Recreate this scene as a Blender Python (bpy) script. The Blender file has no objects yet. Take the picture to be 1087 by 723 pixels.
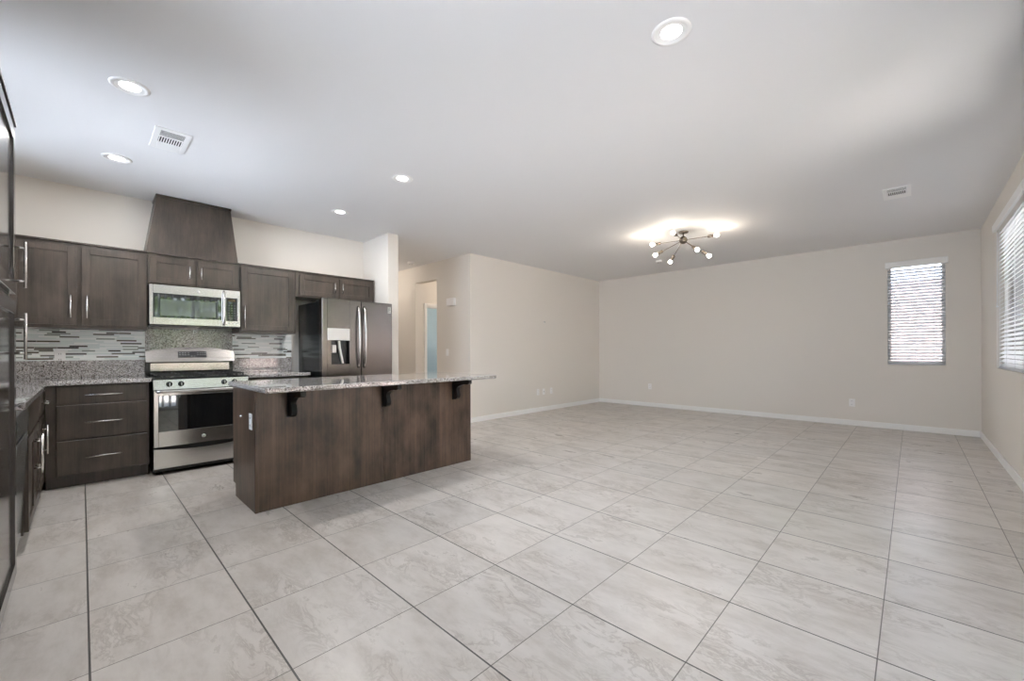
import bpy, bmesh, math, random
from mathutils import Vector, Matrix
random.seed(7)
PI = math.pi
S = bpy.context.scene
COL = S.collection

# ------------------------------------------------------------------ camera
W_PX, H_PX = 1087.0, 723.0
F_PX, CX, CY = 440.2, 544.5, 373.3
YAW, ROLL, EYE = 0.7662, -0.0036, 1.148
fwd = Vector((math.cos(YAW), math.sin(YAW), 0))
rgt = Vector((math.sin(YAW), -math.cos(YAW), 0))
up = Vector((0, 0, 1))
r2 = rgt * math.cos(ROLL) + up * math.sin(ROLL)
u2 = -rgt * math.sin(ROLL) + up * math.cos(ROLL)
cd = bpy.data.cameras.new('camera')
cam = bpy.data.objects.new('camera', cd)
COL.objects.link(cam)
M = Matrix((r2, u2, -fwd)).transposed().to_4x4()
M.translation = (0, 0, EYE)
cam.matrix_world = M
cd.sensor_width = 36.0
cd.sensor_fit = 'HORIZONTAL'
cd.lens = F_PX / W_PX * 36.0
cd.shift_x = -(CX - W_PX / 2) / W_PX
cd.shift_y = (CY - H_PX / 2) / W_PX
cd.clip_start = 0.02
S.camera = cam

# ------------------------------------------------------------------ world, exposure
EXPOSURE = 0.66
SKY_STRENGTH = 4.5
SUN_STRENGTH = 46.0
CAN_POWER = 9.0
BULB_POWER = 1.7
S.view_settings.view_transform = 'Standard'
S.view_settings.look = 'None'
S.view_settings.gamma = 1.0
S.view_settings.use_curve_mapping = False
S.view_settings.exposure = EXPOSURE
S.cycles.use_denoising = True
S.cycles.max_bounces = 10
S.cycles.diffuse_bounces = 6
S.cycles.glossy_bounces = 5
S.cycles.transparent_max_bounces = 12
S.cycles.sample_clamp_indirect = 8.0
S.cycles.caustics_reflective = False
S.cycles.caustics_refractive = False
w = bpy.data.worlds.new('daylight')
S.world = w
w.use_nodes = True
wn = w.node_tree.nodes; wl = w.node_tree.links
wn.clear()
wo = wn.new('ShaderNodeOutputWorld'); wb = wn.new('ShaderNodeBackground')
tc = wn.new('ShaderNodeTexCoord'); sp = wn.new('ShaderNodeSeparateXYZ')
rp = wn.new('ShaderNodeValToRGB')
wl.new(tc.outputs['Generated'], sp.inputs[0]); wl.new(sp.outputs['Z'], rp.inputs[0])
rp.color_ramp.elements[0].position = 0.0; rp.color_ramp.elements[0].color = (0.78, 0.88, 1.0, 1)
rp.color_ramp.elements[1].position = 0.7; rp.color_ramp.elements[1].color = (0.56, 0.74, 1.0, 1)
wl.new(rp.outputs[0], wb.inputs[0]); wb.inputs[1].default_value = SKY_STRENGTH
wl.new(wb.outputs[0], wo.inputs[0])

sl = bpy.data.lights.new('sun', 'SUN'); sl.energy = SUN_STRENGTH; sl.angle = 0.009; sl.color = (1.0, 0.985, 0.97)
so = bpy.data.objects.new('sun', sl); COL.objects.link(so)
so.rotation_euler = Vector((-0.05, -0.62, -0.78)).to_track_quat('-Z', 'Y').to_euler()
so.location = (3, 6, 12)

# ------------------------------------------------------------------ material helpers
def nodes(name):
    m = bpy.data.materials.new(name); m.use_nodes = True
    nt = m.node_tree; b = nt.nodes['Principled BSDF']
    return m, nt, b

def plain(name, col, rough=0.5, metal=0.0, spec=0.5, emit=None, es=0):
    m, nt, b = nodes(name)
    b.inputs['Base Color'].default_value = (*col, 1)
    b.inputs['Roughness'].default_value = rough
    b.inputs['Metallic'].default_value = metal
    b.inputs['Specular IOR Level'].default_value = spec
    if emit:
        b.inputs['Emission Color'].default_value = (*emit, 1)
        b.inputs['Emission Strength'].default_value = es
    return m

def mth(nt, op, a, b=None, c=None):
    n = nt.nodes.new('ShaderNodeMath'); n.operation = op
    for i, v in enumerate((a, b, c)):
        if v is None: continue
        if isinstance(v, (int, float)): n.inputs[i].default_value = v
        else: nt.links.new(v, n.inputs[i])
    return n.outputs[0]

def ramp(nt, fac, stops, interp='LINEAR'):
    r = nt.nodes.new('ShaderNodeValToRGB'); r.color_ramp.interpolation = interp
    e = r.color_ramp.elements
    while len(e) < len(stops): e.new(0.5)
    for k, (p, c) in enumerate(stops):
        e[k].position = p; e[k].color = (*c, 1)
    nt.links.new(fac, r.inputs[0])
    return r.outputs[0]

def coords(nt, scale=(1, 1, 1)):
    t = nt.nodes.new('ShaderNodeTexCoord'); mp = nt.nodes.new('ShaderNodeMapping')
    mp.inputs['Scale'].default_value = scale
    nt.links.new(t.outputs['Object'], mp.inputs[0])
    return mp.outputs[0]

def noise(nt, vec, scale, detail=3, rough=0.5):
    n = nt.nodes.new('ShaderNodeTexNoise')
    n.inputs['Scale'].default_value = scale; n.inputs['Detail'].default_value = detail
    n.inputs['Roughness'].default_value = rough
    nt.links.new(vec, n.inputs['Vector'])
    return n.outputs['Fac']

def mixc(nt, fac, a, b, mode='MIX'):
    n = nt.nodes.new('ShaderNodeMix'); n.data_type = 'RGBA'; n.blend_type = mode
    for i, v in ((0, fac), (6, a), (7, b)):
        if isinstance(v, (int, float)): n.inputs[i].default_value = v
        elif isinstance(v, tuple): n.inputs[i].default_value = (*v, 1)
        else: nt.links.new(v, n.inputs[i])
    return n.outputs[2]

def wallpaint(name, col, rough=0.75):
    m, nt, b = nodes(name)
    v = coords(nt)
    n = noise(nt, v, 90, 2)
    bp = nt.nodes.new('ShaderNodeBump'); bp.inputs['Strength'].default_value = 0.08
    bp.inputs['Distance'].default_value = 0.002
    nt.links.new(n, bp.inputs['Height']); nt.links.new(bp.outputs[0], b.inputs['Normal'])
    b.inputs['Base Color'].default_value = (*col, 1); b.inputs['Roughness'].default_value = rough
    b.inputs['Specular IOR Level'].default_value = 0.3
    return m

def wood(name, dark, light, scale=(26, 26, 1.3), rough=0.36, spec=0.5):
    m, nt, b = nodes(name)
    v = coords(nt, scale)
    n1 = noise(nt, v, 1.0, 6, 0.6)
    v2 = coords(nt, (scale[0] * 5, scale[1] * 5, scale[2] * 2))
    n2 = noise(nt, v2, 1.0, 3, 0.6)
    v3 = coords(nt, (5, 5, 2.6)); n3 = noise(nt, v3, 1.0, 4, 0.6)
    f = mth(nt, 'ADD', mth(nt, 'MULTIPLY', n1, 0.6), mth(nt, 'MULTIPLY', n2, 0.4))
    f = mth(nt, 'ADD', mth(nt, 'MULTIPLY', f, 0.5), mth(nt, 'MULTIPLY', n3, 0.5))
    c = ramp(nt, f, [(0.39, dark), (0.62, light)])
    nt.links.new(c, b.inputs['Base Color'])
    b.inputs['Roughness'].default_value = rough
    b.inputs['Specular IOR Level'].default_value = spec
    return m

def granite(name):
    m, nt, b = nodes(name)
    v = coords(nt)
    vo = nt.nodes.new('ShaderNodeTexVoronoi'); vo.inputs['Scale'].default_value = 215
    nt.links.new(v, vo.inputs['Vector'])
    s = nt.nodes.new('ShaderNodeSeparateColor'); nt.links.new(vo.outputs['Color'], s.inputs[0])
    c1 = ramp(nt, s.outputs[0], [(0.0, (0.03, 0.028, 0.028)), (0.10, (0.17, 0.14, 0.12)), (0.22, (0.36, 0.33, 0.31)),
                                 (0.42, (0.58, 0.565, 0.55)), (0.70, (0.80, 0.79, 0.78))], 'CONSTANT')
    n = noise(nt, v, 420, 2)
    c2 = ramp(nt, n, [(0.35, (0.70, 0.68, 0.67)), (0.65, (1.0, 1.0, 1.0))])
    n2 = noise(nt, v, 24, 3)
    c3 = ramp(nt, n2, [(0.3, (0.85, 0.84, 0.84)), (0.7, (1.0, 1.0, 1.0))])
    c = mixc(nt, 1.0, mixc(nt, 1.0, c1, c2, 'MULTIPLY'), c3, 'MULTIPLY')
    nt.links.new(c, b.inputs['Base Color'])
    b.inputs['Roughness'].default_value = 0.07
    b.inputs['Specular IOR Level'].default_value = 0.8
    b.inputs['Coat Weight'].default_value = 0.6; b.inputs['Coat Roughness'].default_value = 0.02
    return m

def mosaic(name):
    m, nt, b = nodes(name)
    t = nt.nodes.new('ShaderNodeTexCoord'); s = nt.nodes.new('ShaderNodeSeparateXYZ')
    nt.links.new(t.outputs['Object'], s.inputs[0])
    rh = 0.0147
    zr = mth(nt, 'DIVIDE', s.outputs['Z'], rh)
    row = mth(nt, 'FLOOR', zr)
    wn1 = nt.nodes.new('ShaderNodeTexWhiteNoise'); wn1.noise_dimensions = '1D'; nt.links.new(row, wn1.inputs['W'])
    # rows of differing strip length and offset
    leng = mth(nt, 'ADD', mth(nt, 'MULTIPLY', wn1.outputs['Value'], 0.10), 0.075)
    xs = mth(nt, 'ADD', mth(nt, 'DIVIDE', mth(nt, 'ADD', s.outputs['X'], 5.0), leng), mth(nt, 'MULTIPLY', wn1.outputs['Value'], 37.7))
    cell = mth(nt, 'FLOOR', xs)
    cb = nt.nodes.new('ShaderNodeCombineXYZ'); nt.links.new(cell, cb.inputs[0]); nt.links.new(row, cb.inputs[1])
    wn2 = nt.nodes.new('ShaderNodeTexWhiteNoise'); wn2.noise_dimensions = '3D'; nt.links.new(cb.outputs[0], wn2.inputs['Vector'])
    c = ramp(nt, wn2.outputs['Value'], [(0.0, (0.76, 0.82, 0.80)), (0.30, (0.94, 0.96, 0.94)), (0.58, (0.84, 0.88, 0.86)),
                                         (0.76, (0.17, 0.17, 0.15)), (0.85, (0.055, 0.05, 0.045)), (0.91, (0.36, 0.40, 0.36)),
                                         (0.96, (0.12, 0.10, 0.075))], 'CONSTANT')
    fz = mth(nt, 'FRACT', zr); fx = mth(nt, 'MULTIPLY', mth(nt, 'FRACT', xs), leng)
    g = mth(nt, 'MAXIMUM', mth(nt, 'LESS_THAN', fz, 0.10), mth(nt, 'LESS_THAN', fx, 0.0015))
    nt.links.new(mixc(nt, g, c, (0.84, 0.85, 0.83)), b.inputs['Base Color'])
    b.inputs['Roughness'].default_value = 0.15
    return m

def floor_mat():
    m, nt, b = nodes('floor_tile')
    t = nt.nodes.new('ShaderNodeTexCoord'); s = nt.nodes.new('ShaderNodeSeparateXYZ')
    nt.links.new(t.outputs['Object'], s.inputs[0])
    T = 0.508
    u = mth(nt, 'DIVIDE', mth(nt, 'SUBTRACT', s.outputs['X'], 0.0165 - T * 20), T)
    v = mth(nt, 'DIVIDE', mth(nt, 'SUBTRACT', s.outputs['Y'], 3.652 - T * 20), T)
    def line(c, half):
        f = mth(nt, 'FRACT', c)
        d = mth(nt, 'MINIMUM', f, mth(nt, 'SUBTRACT', 1.0, f))
        return mth(nt, 'LESS_THAN', d, half / T)
    g1, g2 = line(u, 0.0034), line(v, 0.0021)
    g = mth(nt, 'MAXIMUM', g1, g2)
    cb = nt.nodes.new('ShaderNodeCombineXYZ')
    nt.links.new(mth(nt, 'FLOOR', u), cb.inputs[0]); nt.links.new(mth(nt, 'FLOOR', v), cb.inputs[1])
    wn_ = nt.nodes.new('ShaderNodeTexWhiteNoise'); nt.links.new(cb.outputs[0], wn_.inputs['Vector'])
    off = nt.nodes.new('ShaderNodeVectorMath'); off.operation = 'MULTIPLY_ADD'
    nt.links.new(wn_.outputs['Color'], off.inputs[0]); off.inputs[1].default_value = (30, 30, 30)
    nt.links.new(t.outputs['Object'], off.inputs[2])
    mp = nt.nodes.new('ShaderNodeMapping'); mp.inputs['Scale'].default_value = (2.6, 1.0, 1)
    nt.links.new(off.outputs[0], mp.inputs[0])
    n1 = noise(nt, mp.outputs[0], 3.0, 9, 0.68)
    nn = nt.nodes.new('ShaderNodeTexNoise'); nn.inputs['Scale'].default_value = 5.0; nn.inputs['Detail'].default_value = 8
    nn.inputs['Roughness'].default_value = 0.7; nn.inputs['Distortion'].default_value = 0.7
    nt.links.new(mp.outputs[0], nn.inputs['Vector'])
    vein = mth(nt, 'ABSOLUTE', mth(nt, 'SUBTRACT', nn.outputs['Fac'], 0.5))
    veinc = ramp(nt, vein, [(0.0, (0.74, 0.72, 0.70)), (0.05, (1, 1, 1))])
    base = ramp(nt, n1, [(0.30, (0.47, 0.43, 0.39)), (0.50, (0.575, 0.54, 0.505)), (0.72, (0.65, 0.615, 0.58))])
    mk = noise(nt, mp.outputs[0], 1.6, 2)
    mkc = ramp(nt, mk, [(0.42, (0, 0, 0)), (0.62, (1, 1, 1))])
    c = mixc(nt, mkc, base, mixc(nt, 1.0, base, veinc, 'MULTIPLY'))
    tone = ramp(nt, wn_.outputs['Value'], [(0.0, (0.95, 0.95, 0.95)), (1.0, (1.03, 1.02, 1.01))])
    c = mixc(nt, 1.0, c, tone, 'MULTIPLY')
    grout = mixc(nt, g1, (0.16, 0.145, 0.13), (0.075, 0.07, 0.065))
    nt.links.new(mixc(nt, g, c, grout), b.inputs['Base Color'])
    rr = ramp(nt, n1, [(0.3, (0.36, 0.36, 0.36)), (0.7, (0.26, 0.26, 0.26))])
    nt.links.new(rr, b.inputs['Roughness'])
    b.inputs['Specular IOR Level'].default_value = 0.5
    bp = nt.nodes.new('ShaderNodeBump'); bp.inputs['Strength'].default_value = 0.35; bp.inputs['Distance'].default_value = 0.0015
    nt.links.new(mth(nt, 'SUBTRACT', 1.0, g), bp.inputs['Height']); nt.links.new(bp.outputs[0], b.inputs['Normal'])
    return m

def steel(name, col, rough, streak=(2, 2, 260)):
    m, nt, b = nodes(name)
    v = coords(nt, streak)
    n = noise(nt, v, 1.0, 3, 0.6)
    nt.links.new(ramp(nt, n, [(0.3, tuple(x * 0.9 for x in col)), (0.7, col)]), b.inputs['Base Color'])
    nt.links.new(ramp(nt, n, [(0.3, (rough + .025,) * 3), (0.7, (rough - .015,) * 3)]), b.inputs['Roughness'])
    b.inputs['Metallic'].default_value = 1.0
    return m

def glass_mat(name, tint=(0.98, 0.97, 0.97)):
    m, nt, b = nodes(name)
    out = [n for n in nt.nodes if n.type == 'OUTPUT_MATERIAL'][0]
    tr = nt.nodes.new('ShaderNodeBsdfTransparent'); tr.inputs[0].default_value = (*tint, 1)
    gl = nt.nodes.new('ShaderNodeBsdfGlossy'); gl.inputs['Roughness'].default_value = 0.02
    fr = nt.nodes.new('ShaderNodeFresnel'); fr.inputs[0].default_value = 1.45
    mx = nt.nodes.new('ShaderNodeMixShader')
    nt.links.new(fr.outputs[0], mx.inputs[0]); nt.links.new(tr.outputs[0], mx.inputs[1]); nt.links.new(gl.outputs[0], mx.inputs[2])
    nt.links.new(mx.outputs[0], out.inputs[0])
    return m

def block_mat(name, c1, c2, cm):
    m, nt, b = nodes(name)
    t = nt.nodes.new('ShaderNodeTexCoord'); s = nt.nodes.new('ShaderNodeSeparateXYZ'); cb = nt.nodes.new('ShaderNodeCombineXYZ')
    nt.links.new(t.outputs['Object'], s.inputs[0])
    nt.links.new(mth(nt, 'ADD', s.outputs['X'], s.outputs['Y']), cb.inputs[0]); nt.links.new(s.outputs['Z'], cb.inputs[1])
    br = nt.nodes.new('ShaderNodeTexBrick')
    br.inputs['Scale'].default_value = 1; br.inputs['Brick Width'].default_value = 0.4; br.inputs['Row Height'].default_value = 0.2
    br.inputs['Mortar Size'].default_value = 0.008
    br.inputs['Color1'].default_value = (*c1, 1); br.inputs['Color2'].default_value = (*c2, 1); br.inputs['Mortar'].default_value = (*cm, 1)
    nt.links.new(cb.outputs[0], br.inputs['Vector']); nt.links.new(br.outputs['Color'], b.inputs['Base Color'])
    b.inputs['Roughness'].default_value = 0.9
    return m

MAT = dict(
    ceiling=wallpaint('ceiling_paint', (0.82, 0.815, 0.82)),
    wall=wallpaint('wall_paint', (0.775, 0.738, 0.685)),
    daylit_blue=wallpaint('blue_daylight_paint', (0.42, 0.52, 0.54)),  # bluish daylight of the bedroom put into the wall colour
    trim=plain('trim_white', (0.90, 0.895, 0.88), 0.4),
    floor=floor_mat(),
    wood=wood('cabinet_wood', (0.023, 0.0165, 0.0115), (0.078, 0.059, 0.044), rough=0.33, spec=0.6),
    woodpanel=wood('island_wood', (0.022, 0.012, 0.0065), (0.145, 0.088, 0.056), (14, 14, 0.5), rough=0.36, spec=0.55),
    under=plain('cabinet_underside', (0.42, 0.33, 0.24), 0.6),
    granite=granite('granite'),
    mosaic=mosaic('mosaic_tile'),
    nickel=steel('brushed_nickel', (0.74, 0.72, 0.69), 0.25, (40, 40, 40)),
    steel=steel('stainless_steel', (0.66, 0.64, 0.62), 0.20),
    console=steel('dimmed_console_steel', (0.40, 0.375, 0.355), 0.26),  # stainless darkened so its colour stands in for a dim reflection
    darksteel=steel('dark_stainless', (0.185, 0.165, 0.152), 0.22, (3, 3, 3)),
    black=plain('black_enamel', (0.012, 0.013, 0.014), 0.22),
    side=plain('appliance_side', (0.010, 0.012, 0.013), 0.2),
    blackglass=plain('black_glass', (0.006, 0.007, 0.008), 0.03, spec=0.9),
    iron=plain('cast_iron', (0.015, 0.015, 0.015), 0.55),
    bracket=plain('black_bracket', (0.006, 0.0055, 0.005), 0.3, spec=0.35),
    silver=plain('silver_plastic', (0.62, 0.61, 0.59), 0.3, 0.3),
    white=plain('white_plastic', (0.90, 0.89, 0.88), 0.35),
    slot=plain('dark_slot', (0.03, 0.03, 0.03), 0.8),
    grey=plain('grey_marking', (0.42, 0.42, 0.42), 0.6),
    blind=plain('blind_slat', (0.86, 0.86, 0.85), 0.5),
    glass=glass_mat('window_glass'),
    vinyl=plain('window_vinyl', (0.80, 0.80, 0.78), 0.4),
    diffuser=plain('lit_lens', (1, 1, 1), 0.5, emit=(1.0, 0.98, 0.95), es=6.0),
    reflector=plain('can_reflector', (0.9, 0.9, 0.89), 0.35),
    bulb=plain('lit_bulb', (1, 1, 1), 0.3, emit=(1.0, 0.95, 0.88), es=7.0),
    fixture=plain('aged_nickel', (0.24, 0.20, 0.165), 0.28, 1.0),
    dishpanel=steel('dishwasher_steel', (0.36, 0.40, 0.41), 0.22, (1.5, 1.5, 1.5)),
    concrete=plain('patio_concrete', (0.76, 0.72, 0.67), 0.9),
    stucco=block_mat('block_wall', (0.36, 0.27, 0.25), (0.41, 0.32, 0.29), (0.28, 0.23, 0.21)),
    gravel=plain('white_gravel', (0.72, 0.77, 0.82), 0.9),
    bark=plain('bark', (0.11, 0.08, 0.055), 0.9),
    leaf=plain('leaf', (0.115, 0.165, 0.065), 0.6),
    digits=plain('display_marks', (0.75, 0.78, 0.75), 0.4),
)
def add_translucent(m, fac, col):
    nt = m.node_tree; b = nt.nodes['Principled BSDF']; out = [n for n in nt.nodes if n.type == 'OUTPUT_MATERIAL'][0]
    t_ = nt.nodes.new('ShaderNodeBsdfTranslucent'); t_.inputs[0].default_value = (*col, 1)
    mx = nt.nodes.new('ShaderNodeMixShader'); mx.inputs[0].default_value = fac
    nt.links.new(b.outputs[0], mx.inputs[1]); nt.links.new(t_.outputs[0], mx.inputs[2]); nt.links.new(mx.outputs[0], out.inputs[0])
SCREEN = plain('window_screen', (0.05, 0.055, 0.055), 0.04, spec=1.0)
SCREEN.node_tree.nodes['Principled BSDF'].inputs['Coat Weight'].default_value = 1.0
MAT['blackglass'].node_tree.nodes['Principled BSDF'].inputs['Coat Weight'].default_value = 1.0
add_translucent(MAT['leaf'], 0.3, (0.20, 0.30, 0.09))
add_translucent(MAT['blind'], 0.58, (0.85, 0.88, 0.92))

# ------------------------------------------------------------------ mesh helpers
class B:
    def __init__(s): s.bm = bmesh.new()
    def _add(s, verts, faces):
        vs = [s.bm.verts.new(v) for v in verts]
        out = []
        for f in faces:
            try: out.append(s.bm.faces.new([vs[i] for i in f]))
            except ValueError: pass
        return vs, out
    def box(s, x0, x1, y0, y1, z0, z1, bev=0.0, seg=1):
        x0, x1 = sorted((x0, x1)); y0, y1 = sorted((y0, y1)); z0, z1 = sorted((z0, z1))
        vs, fs = s._add([(x0, y0, z0), (x1, y0, z0), (x1, y1, z0), (x0, y1, z0), (x0, y0, z1), (x1, y0, z1), (x1, y1, z1), (x0, y1, z1)],
                        [(0, 3, 2, 1), (4, 5, 6, 7), (0, 1, 5, 4), (1, 2, 6, 5), (2, 3, 7, 6), (3, 0, 4, 7)])
        if bev > 0:
            es = {e for f in fs for e in f.edges}
            bmesh.ops.bevel(s.bm, geom=list(es), offset=bev, segments=seg, affect='EDGES', profile=0.5)
        return s
    def frustum(s, lo, hi, z0, z1):
        (a0, a1, b0, b1), (c0, c1, d0, d1) = lo, hi
        s._add([(a0, b0, z0), (a1, b0, z0), (a1, b1, z0), (a0, b1, z0), (c0, d0, z1), (c1, d0, z1), (c1, d1, z1), (c0, d1, z1)],
               [(0, 3, 2, 1), (4, 5, 6, 7), (0, 1, 5, 4), (1, 2, 6, 5), (2, 3, 7, 6), (3, 0, 4, 7)])
        return s
    def tube(s, pts, r, seg=10, cap=True):
        pts = [Vector(p) for p in pts]
        rs = r if isinstance(r, (list, tuple)) else [r] * len(pts)
        rings = []
        t0 = (pts[1] - pts[0]).normalized()
        a = Vector((0, 0, 1)) if abs(t0.z) < 0.9 else Vector((1, 0, 0))
        n = t0.cross(a).normalized()
        for i, p in enumerate(pts):
            if i == 0: t = pts[1] - pts[0]
            elif i == len(pts) - 1: t = pts[-1] - pts[-2]
            else: t = (pts[i + 1] - pts[i]).normalized() + (pts[i] - pts[i - 1]).normalized()
            t.normalize()
            n = (n - t * n.dot(t)).normalized(); bb = t.cross(n)
            rings.append([s.bm.verts.new(p + (n * math.cos(2 * PI * k / seg) + bb * math.sin(2 * PI * k / seg)) * rs[i]) for k in range(seg)])
        for i in range(len(rings) - 1):
            for k in range(seg):
                f = s.bm.faces.new((rings[i][k], rings[i][(k + 1) % seg], rings[i + 1][(k + 1) % seg], rings[i + 1][k])); f.smooth = True
        if cap:
            s.bm.faces.new(rings[0][::-1]); s.bm.faces.new(rings[-1])
        return s
    def cyl(s, p0, p1, r, seg=16): return s.tube([p0, p1], r, seg)
    def lathe(s, prof, c=(0, 0, 0), axis='Z', seg=28, closed=False):
        rings = []
        for (r, h) in prof:
            ring = []
            for k in range(seg):
                a = 2 * PI * k / seg; x, y = r * math.cos(a), r * math.sin(a)
                p = {'Z': (x, y, h), 'Y': (x, h, -y), 'X': (h, x, y)}[axis]
                ring.append(s.bm.verts.new((c[0] + p[0], c[1] + p[1], c[2] + p[2])))
            rings.append(ring)
        for i in range(len(rings) - 1):
            for k in range(seg):
                f = s.bm.faces.new((rings[i][k], rings[i][(k + 1) % seg], rings[i + 1][(k + 1) % seg], rings[i + 1][k])); f.smooth = True
        if closed:
            s.bm.faces.new(rings[0][::-1]); s.bm.faces.new(rings[-1])
        return s
    def prism(s, poly, a0, a1, axis='X'):
        """poly in the two other axes, extruded along axis"""
        def P(u, v, a): return {'X': (a, u, v), 'Y': (u, a, v), 'Z': (u, v, a)}[axis]
        n = len(poly)
        s._add([P(u, v, a0) for u, v in poly] + [P(u, v, a1) for u, v in poly],
               [tuple(range(n))[::-1], tuple(range(n, 2 * n))] + [(i, (i + 1) % n, n + (i + 1) % n, n + i) for i in range(n)])
        return s
    def sphere(s, c, r, seg=14):
        res = bmesh.ops.create_uvsphere(s.bm, u_segments=seg, v_segments=seg // 2 + 2, radius=r, matrix=Matrix.Translation(c))
        for v in res['verts']:
            for f in v.link_faces: f.smooth = True
        return s
    def xform(s, M):
        bmesh.ops.transform(s.bm, matrix=M, verts=s.bm.verts); return s
    def build(s, name, mat, parent=None, kind=None):
        bmesh.ops.recalc_face_normals(s.bm, faces=s.bm.faces)
        me = bpy.data.meshes.new(name); s.bm.to_mesh(me); s.bm.free()
        me.materials.append(mat)
        o = bpy.data.objects.new(name, me); COL.objects.link(o)
        if parent: o.parent = parent
        if kind: o['kind'] = kind
        return o

def thing(name, label, cat, loc=(0, 0, 0), rz=0, group=None):
    o = bpy.data.objects.new(name, None); COL.objects.link(o)
    o.location = loc; o.rotation_euler = (0, 0, rz); o.empty_display_size = 0.1
    o['label'] = label; o['category'] = cat
    if group: o['group'] = group
    return o
def tag(o, label, cat, group=None):
    o['label'] = label; o['category'] = cat
    if group: o['group'] = group
    return o
def kids(o): return [c for c in bpy.data.objects if c.parent == o]
def dup(root, loc=None, rz=None, label=None):
    def rec(o, par):
        c = o.copy(); COL.objects.link(c)
        if par: c.parent = par
        for k in ch[o]: rec(k, c)
        return c
    ch = {}
    def scan(o):
        ch[o] = kids(o)
        for k in ch[o]: scan(k)
    scan(root)
    r = rec(root, None)
    if loc is not None: r.location = loc
    if rz is not None: r.rotation_euler = (0, 0, rz)
    if label: r['label'] = label
    return r
def struct(name, b, mat, parent=None): return b.build(name, mat, parent, kind='structure')

def text_part(body, size, name, mat, parent, M, depth=0.0004):
    cu = bpy.data.curves.new('tmp', 'FONT'); cu.body = body; cu.size = size; cu.extrude = depth
    cu.align_x = 'CENTER'; cu.align_y = 'CENTER'
    t = bpy.data.objects.new('tmp', cu); COL.objects.link(t)
    bpy.context.view_layer.update()
    me = bpy.data.meshes.new_from_object(t.evaluated_get(bpy.context.evaluated_depsgraph_get()))
    bpy.data.objects.remove(t); bpy.data.curves.remove(cu)
    me.transform(M); me.materials.clear(); me.materials.append(mat); me.name = name
    o = bpy.data.objects.new(name, me); COL.objects.link(o); o.parent = parent
    return o
FACE_MY = Matrix.Rotation(PI / 2, 4, 'X')      # text reads from -Y

# ------------------------------------------------------------------ room shell
H = 2.743
XL, XF = -0.835, 8.18
YR, YK, YLIV = -0.655, 5.75, 5.14
T = 0.12
struct('floor', B().box(XL - T, XF + T, YR - T, 9.3, -0.08, 0.0), MAT['floor'])
struct('ceiling', B().box(XL - T, XF + T, YR - T, 9.3, H, H + 0.1), MAT['ceiling'])

def wall_y(y0, y1, x0, x1, holes, z1=H):
    """wall in plane Y (thickness y0..y1) with holes (hx0,hx1,hz0,hz1)"""
    b = B(); x = x0
    for hx0, hx1, hz0, hz1 in sorted(holes):
        b.box(x, hx0, y0, y1, 0, z1)
        if hz0 > 0: b.box(hx0, hx1, y0, y1, 0, hz0)
        b.box(hx0, hx1, y0, y1, hz1, z1); x = hx1
    b.box(x, x1, y0, y1, 0, z1); return b
def wall_x(x0, x1, y0, y1, holes, z1=H):
    b = B(); y = y0
    for hy0, hy1, hz0, hz1 in sorted(holes):
        b.box(x0, x1, y, hy0, 0, z1)
        if hz0 > 0: b.box(x0, x1, hy0, hy1, 0, hz0)
        b.box(x0, x1, hy0, hy1, hz1, z1); y = hy1
    b.box(x0, x1, y, y1, 0, z1); return b

WIN1 = (-0.335, 0.258, 0.937, 2.395)           # far wall (Y range, z range)
WIN2 = (4.30, 6.80, 0.95, 2.43)                # right wall (X range)
DOOR1 = (1.00, 2.55, 0.0, 2.40)                # sliding door, right wall, outside the frame
ADDED_WIN5 = (2.80, 4.20, 0.30, 2.52)                # unseen bare window added in the right wall for extra daylight
WIN3 = (3.15, 5.10, 1.05, 2.62)                # over the sink
ADDED_WIN4 = (-0.45, 2.05, 1.20, 2.62)               # unseen window added behind the camera to bring in daylight
struct('wall_left', wall_x(XL - T, XL, YR, YK, [WIN3, ADDED_WIN4]), MAT['wall'])
struct('wall_kitchen', B().box(XL - T, 2.84, YK, YK + T, 0, H), MAT['wall'])
struct('wall_return', B().box(2.84, 2.992, 5.045, 9.2, 0, H), MAT['wall'])
struct('wall_hall', wall_x(4.35, 4.47, YLIV + T, 9.2, [(6.05, 6.72, 0.0, 2.437)]), MAT['wall'])
struct('wall_living', B().box(4.35, XF + T, YLIV, YLIV + T, 0, H), MAT['wall'])
struct('wall_far', wall_x(XF, XF + T, YR - T, YLIV, [WIN1]), MAT['wall'])
struct('wall_right', wall_y(YR - T, YR, XL - T, XF, [WIN2, ADDED_WIN5, DOOR1]), MAT['wall'])
struct('wall_hall_end', B().box(2.992, 4.35, 9.0, 9.12, 0, H), MAT['wall'])
PD = (4.588, 5.35, 0.0, 2.02)
struct('wall_passage', wall_y(6.72, 6.84, 4.47, 7.0, [PD]), MAT['wall'])
struct('wall_passage_end', B().box(6.4, 6.5, YLIV + T, 6.72, 0, H), MAT['wall'])
struct('wall_bedroom_back', B().box(4.47, 7.12, 9.12, 9.24, 0, H), MAT['daylit_blue'])
struct('wall_bedroom_side', wall_x(7.0, 7.12, 6.72, 9.12, [(7.6, 8.5, 1.0, 2.0)]), MAT['wall'])

# door casing beyond the hall opening
c = B(); y0, y1 = 6.70, 6.72
c.box(PD[0] - 0.057, PD[0], y0, y1, 0, PD[3] + 0.057, 0.004); c.box(PD[1], PD[1] + 0.057, y0, y1, 0, PD[3] + 0.057, 0.004)
c.box(PD[0], PD[1], y0, y1, PD[3], PD[3] + 0.057, 0.004)
c.box(PD[0], PD[0] + 0.015, 6.72, 6.84, 0, PD[3]); c.box(PD[1] - 0.015, PD[1], 6.72, 6.84, 0, PD[3]); c.box(PD[0] + .015, PD[1] - .015, 6.72, 6.84, PD[3] - 0.015, PD[3])
struct('door_2', c, MAT['trim'])

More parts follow.
